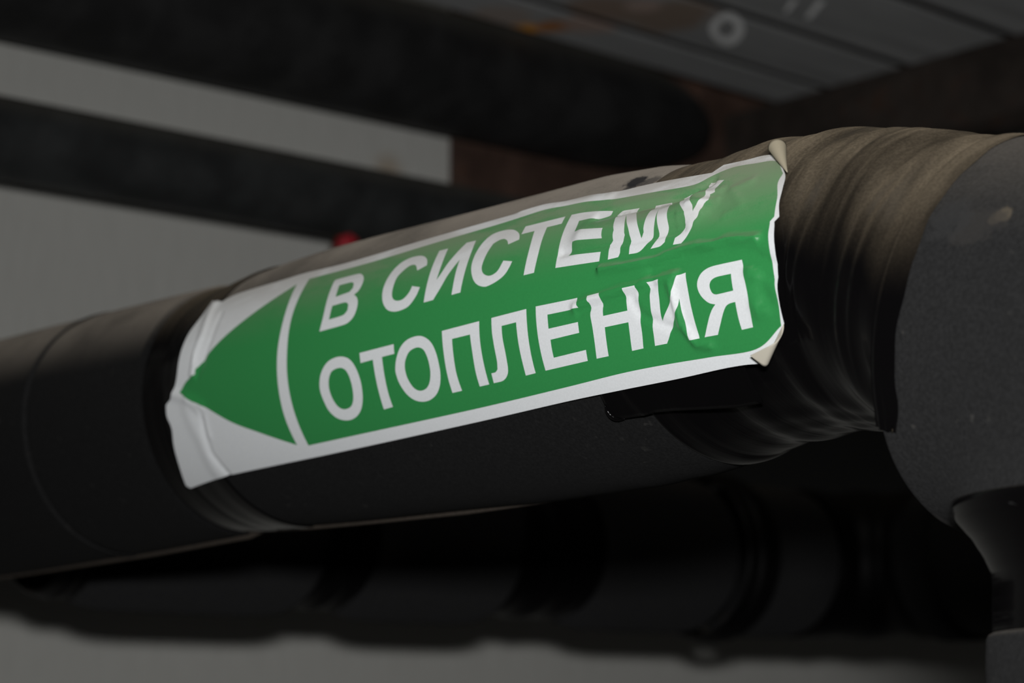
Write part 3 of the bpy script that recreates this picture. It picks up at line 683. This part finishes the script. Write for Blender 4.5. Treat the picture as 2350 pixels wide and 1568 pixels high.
# lower charcoal pipe
rB, zB, dB = 0.0277, 0.3868, 1.29
pb = thing('slim_wall_pipe', 'slim charcoal pipe on the wall below the thick black pipe', 'pipe', at51(0.8, dB, zB))
r1, uv = sweep([at51(q, dB, zB) for q in np.linspace(0.15, 2.6, 40)], rB); v, f = loft(r1, caps=True); obj('pipe_run', v, f, M['grey_pipe'], pb, uv)
for q in (0.45, 1.30, 2.1):                                   # wall clamps hold it off the wall
    c = at51(q, dB, zB)
    r1, uv = sweep([c - W51*0.012, c + W51*0.012], rB + 0.003); v, f = loft(r1, caps=True)
    cl = obj('clamp', v, f, M['rust_dark'], pb, uv)
    v, f = box(at51(q, (dB + rB + WALL_D)/2 + 0.001, zB), W51, N51, UP, 0.006, (WALL_D - dB - rB)/2 + 0.002, 0.006, 0.001)
    obj('clamp_rod', v, f, M['rust_dark'], cl, smooth=False)

# small drain valve with red knob under the slim pipe
qv = 0.8593
valve = thing('drain_valve', 'small drain valve with a bright red knob under the slim charcoal pipe', 'valve', at51(qv, dB - 0.02, zB - rB))
zk = 0.3425
bq = qv + 0.022
r1, uv = sweep([at51(bq, dB - 0.002, z) for z in (zB - rB + 0.006, zB - rB - 0.004, zB - rB - 0.005, zB - rB - 0.034, zB - rB - 0.035, zB - rB - 0.060)], [0.005, 0.005, 0.0068, 0.0068, 0.005, 0.005], 20, up=N51)
v, f = loft(r1, caps=True); obj('valve_body', v, f, M['brass'], valve, uv)
r1, uv = sweep([at51(bq, dB - 0.002, zk), at51(qv, dB - 0.0365, zk)], 0.0028, 16); v, f = loft(r1, caps=True); obj('stem', v, f, M['brass'], valve, uv)
kr = []
kth = np.linspace(0, 2*math.pi, 48, endpoint=False)
for d_, rr in ((dB - 0.036, 0.004), (dB - 0.036, 0.0062), (dB - 0.038, 0.0074), (dB - 0.046, 0.0074), (dB - 0.0485, 0.0062), (dB - 0.049, 0.003)):
    k_ = rr*(1 + 0.08*np.cos(8*kth))
    kr.append(at51(qv, d_, zk) + (k_*np.cos(kth))[:, None]*W51 + (k_*np.sin(kth))[:, None]*UP)
v, f = loft(kr, caps=True); obj('knob', v, f, M['red'], valve, label='ribbed red knob')

# lower insulated pipe: foam sleeves and tape necks along the wall, then towards the viewer
zC, dC = 0.1175, 1.06
pc = thing('lower_insulated_pipe', 'blurred black foam-insulated pipe running along the wall below the sticker pipe', 'pipe', at51(1.0, dC, zC))
def c_run(name, q0, q1, prof, mat, n=24, tilt=0.0):
    qs = np.linspace(q0, q1, n)
    r1, uv = sweep([at51(q, dC, zC) for q in qs], [prof((q - q0)/(q1 - q0)) for q in qs]); v, f = loft(r1)
    return obj(name, v, f, mat, pc, uv)
foamp = lambda r: (lambda x: r - 0.010*(np.exp(-x/0.05) + np.exp(-(1 - x)/0.05)))
neckp = lambda r, b=0.0: (lambda x: r + b*math.sin(math.pi*x) + 0.0012*math.sin(x*19))
segs = [(0.533, 0.552, 'n'), (0.552, 0.695, 'f'), (0.695, 0.727, 'n'), (0.727, 0.835, 'f'), (0.835, 0.900, 'n'), (0.900, 1.016, 'f'), (1.014, 1.044, 'b'), (1.042, 1.110, 'f')]
for q0, q1, t in segs:
    if t == 'f': c_run('foam_sleeve', q0, q1, foamp(0.0520), M['foam_back'])
    elif t == 'n': c_run('tape_band', q0 - (0.004 if q0 > 0.55 else 0), q1 + 0.004, neckp(0.0430, 0.003), M['tape_back'], 20)
    else: c_run('tape_band', q0, q1, neckp(0.0525, 0.004), M['tape_back'], 20)
be = bend(at51(1.110, dC, zC), W51, -N51, 0.075, 18)
r1, uv = sweep(be, [0.0515 + 0.001*math.sin(i) for i in range(18)], up=UP); v, f = loft(r1); obj('tape_bend', v, f, M['tape_back'], pc, uv)
qe = 1.110 + 0.075
r1, uv = sweep([at51(qe, d, zC) for d in np.linspace(dC - 0.074, dC - 0.10, 5)], 0.0545); v, f = loft(r1, caps=True); obj('foam_sleeve', v, f, M['foam_back'], pc, uv)
r1, uv = sweep([at51(qe, d, zC) for d in np.linspace(dC - 0.098, dC - 0.80, 14)], 0.0520); v, f = loft(r1, caps=True); obj('foam_sleeve', v, f, M['foam_back'], pc, uv)

# ================================================================== rusty bracket, arm and the steel tubes on it
def at48(q, d, z): return np.array([0, 0, CAM[2]]) + W48*q + N48*d + UP*z
q0, q1 = 1.066, 1.56
plate = thing('rusty_wall_plate', 'rust-brown steel plate bolted to the wall behind the black pipe', 'plate', at51((q0 + q1)/2, WALL_D - 0.006, 0.46))
v, f = box(at51((q0 + q1)/2, WALL_D - 0.0065, 0.46), W51, N51, UP, (q1 - q0)/2, 0.0065, 0.145, 0.0015)
obj('steel_sheet', v, f, M['rust'], plate, smooth=False)
for q in (q0 + 0.03, q1 - 0.03):
    for z in (0.345, 0.575):
        r1, uv = sweep([at51(q, d, z) for d in (WALL_D - 0.012, WALL_D - 0.021)], 0.010, 6, up=UP); v, f = loft(r1, caps=True); obj('bolt', v, f, M['rust'], plate, uv, smooth=False)

aq = 1.440
arm = thing('rusty_support_arm', 'dark rusty steel arm sticking out from the wall under the steel tubes', 'beam', at48(aq + 0.02, 1.0, 0.528))
d0, d1 = 1.308, 0.35
cx = (d0 + d1)/2
# channel section: web facing the viewer, two flanges
v, f = box(at48(aq + 0.003, cx, 0.5285), W48, N48, UP, 0.003, (d0 - d1)/2, 0.0315, 0.001); obj('web', v, f, M['rust_dark'], arm, smooth=False)
for z, nm in ((0.557, 'top_flange'), (0.500, 'bottom_flange')):
    v, f = box(at48(aq + 0.026, cx, z), W48, N48, UP, 0.0199, (d0 - d1)/2, 0.003, 0.001); obj(nm, v, f, M['rust_dark'], arm, smooth=False)

tubes = [(1.2480, 1.1980, 0.060, 'narrow grey steel tube beside the black pipe, orange rust drip at its edge', 0),
         (1.1850, 1.1110, 0.060, 'grey steel tube with a chalk ring drawn on its underside', 1),
         (1.0975, 1.0030, 0.060, 'wide grey steel tube with two short chalk strokes on its underside', 2),
         (0.9895, 0.8900, 0.060, 'grey steel tube nearest the viewer at the top right corner', 3)]
BR = (0.28, 0.20, 0.15)
# chalk marks on the steel: (along, across) in metres
CHALK_OUT = [[1.2664, 1.1265], [1.2736, 1.1336], [1.2797, 1.141], [1.2844, 1.1481], [1.2875, 1.1542], [1.289, 1.1591], [1.2888, 1.1625], [1.2869, 1.1643], [1.2834, 1.1646], [1.2786, 1.1637], [1.2726, 1.1617], [1.2658, 1.1588], [1.2588, 1.1551], [1.2519, 1.1506], [1.2455, 1.1453], [1.2399, 1.1395], [1.2352, 1.1333], [1.2315, 1.127], [1.2286, 1.1211], [1.2268, 1.116], [1.2259, 1.1118], [1.2264, 1.1089], [1.2283, 1.1073], [1.2317, 1.107], [1.2368, 1.1082], [1.2432, 1.1108], [1.2507, 1.1148], [1.2586, 1.1201]]
CHALK_IN = [[1.2604, 1.1305], [1.2638, 1.1344], [1.2667, 1.1383], [1.2692, 1.142], [1.2713, 1.1453], [1.2726, 1.1478], [1.2731, 1.1497], [1.2727, 1.1509], [1.2712, 1.1515], [1.2686, 1.1514], [1.2652, 1.1507], [1.2613, 1.1492], [1.2571, 1.147], [1.2531, 1.144], [1.2494, 1.1404], [1.246, 1.1365], [1.2432, 1.1325], [1.2407, 1.1289], [1.2388, 1.1258], [1.2375, 1.1233], [1.2371, 1.1215], [1.2375, 1.1203], [1.239, 1.1197], [1.2415, 1.1198], [1.2448, 1.1204], [1.2486, 1.1218], [1.2526, 1.124], [1.2566, 1.1269]]
CHALK_STROKES = [[[1.2577, 1.0764], [1.2613, 1.076], [1.2448, 1.0519], [1.2402, 1.0533]], [[1.2813, 1.0751], [1.286, 1.0737], [1.2629, 1.0396], [1.2568, 1.041]]]
rusts = {0: [((1.133, 0.022, -0.03), 0.018, (0.85, 0.36, 0.02)), ((1.146, 0.008, -0.03), 0.012, (0.75, 0.28, 0.04)), ((1.150, 0.0, -0.03), 0.022, (0.42, 0.17, 0.05)), ((1.165, -0.02, -0.03), 0.030, (0.42, 0.31, 0.26)), ((1.10, 0.012, -0.03), 0.035, (0.36, 0.30, 0.26))],
         1: [((1.15, 0.02, -0.03), 0.045, BR), ((1.20, 0.0, -0.03), 0.05, (0.27, 0.20, 0.15)), ((1.165, -0.005, -0.03), 0.02, (0.45, 0.34, 0.29))],
         2: [((1.53, 0.0, -0.03), 0.03, BR)], 3: []}
for dmax, dmin, h, label, i in tubes:
    org = at48(0.0, (dmax + dmin)/2, 0.560 + h/2 + 0.0006)
    t = thing('steel_tube', label, 'steel tube', org, 'steel box tubes resting on the rusty arm')
    hw = (dmax - dmin)/2; wt = 0.003
    ql, qr = -0.1, 2.1; qm = (ql + qr)/2; ql2 = (qr - ql)/2
    # object axes: x along the tube, y across, z up (so the stains stay put on the steel)
    mt = steel_mat('grey_mill_steel_%d' % i, (0.345, 0.348, 0.345), rusts[i], 0.68, (0.25, 0.19, 0.155))
    def part(name, cy, cz, hy, hz, mt=mt):
        v, f = box(np.array([qm, cy, cz]), np.array([1., 0, 0]), np.array([0, 1., 0]), UP, ql2, hy, hz, 0.0012)
        me_o = obj(name, v, f, mt, None, smooth=False)
        me_o.parent = t
        return me_o
    t.rotation_euler = (0, 0, math.atan2(W48[1], W48[0]))
    part('bottom_wall', 0, -h/2 + wt/2, hw, wt/2); part('top_wall', 0, h/2 - wt/2, hw, wt/2)
    part('side_wall', hw - wt/2, 0, wt/2, h/2 - wt*0.9, M['scale']); part('side_wall', -hw + wt/2, 0, wt/2, h/2 - wt*0.9, M['scale'])  # side walls coloured black so the gaps read as shaded
    # chalk marks on the underside (local coordinates)
    dm = (dmax + dmin)/2
    if i == 1:
        pts = [(x, y - dm) for x, y in CHALK_OUT]; inn = [(x, y - dm) for x, y in CHALK_IN]
        vv = [(x, y, -h/2 - 0.0003) for x, y in pts] + [(x, y, -h/2 - 0.0003) for x, y in inn] + [(x, y, -h/2 + 0.0005) for x, y in pts] + [(x, y, -h/2 + 0.0005) for x, y in inn]
        n_ = len(pts); ff = []
        for j in range(n_):
            k_ = (j + 1) % n_
            ff += [(j, n_ + j, n_ + k_, k_), (j, k_, 2*n_ + k_, 2*n_ + j), (n_ + j, 3*n_ + j, 3*n_ + k_, n_ + k_)]
        c_ = obj('chalk_ring', vv, ff, M['chalk'], None, smooth=False, label='white chalk ring'); c_.parent = t
    if i == 2:
        for st_ in CHALK_STROKES:
            vv = [(x, y - dm, -h/2 - 0.0004) for x, y in st_] + [(x, y - dm, -h/2 + 0.0005) for x, y in st_]
            c_ = obj('chalk_stroke', vv, [(0, 1, 2, 3), (7, 6, 5, 4), (0, 4, 5, 1), (1, 5, 6, 2), (2, 6, 7, 3), (3, 7, 4, 0)], M['chalk'], None, smooth=False, label='white chalk stroke'); c_.parent = t

for o in scene.objects:
    if '_org' in o: del o['_org']
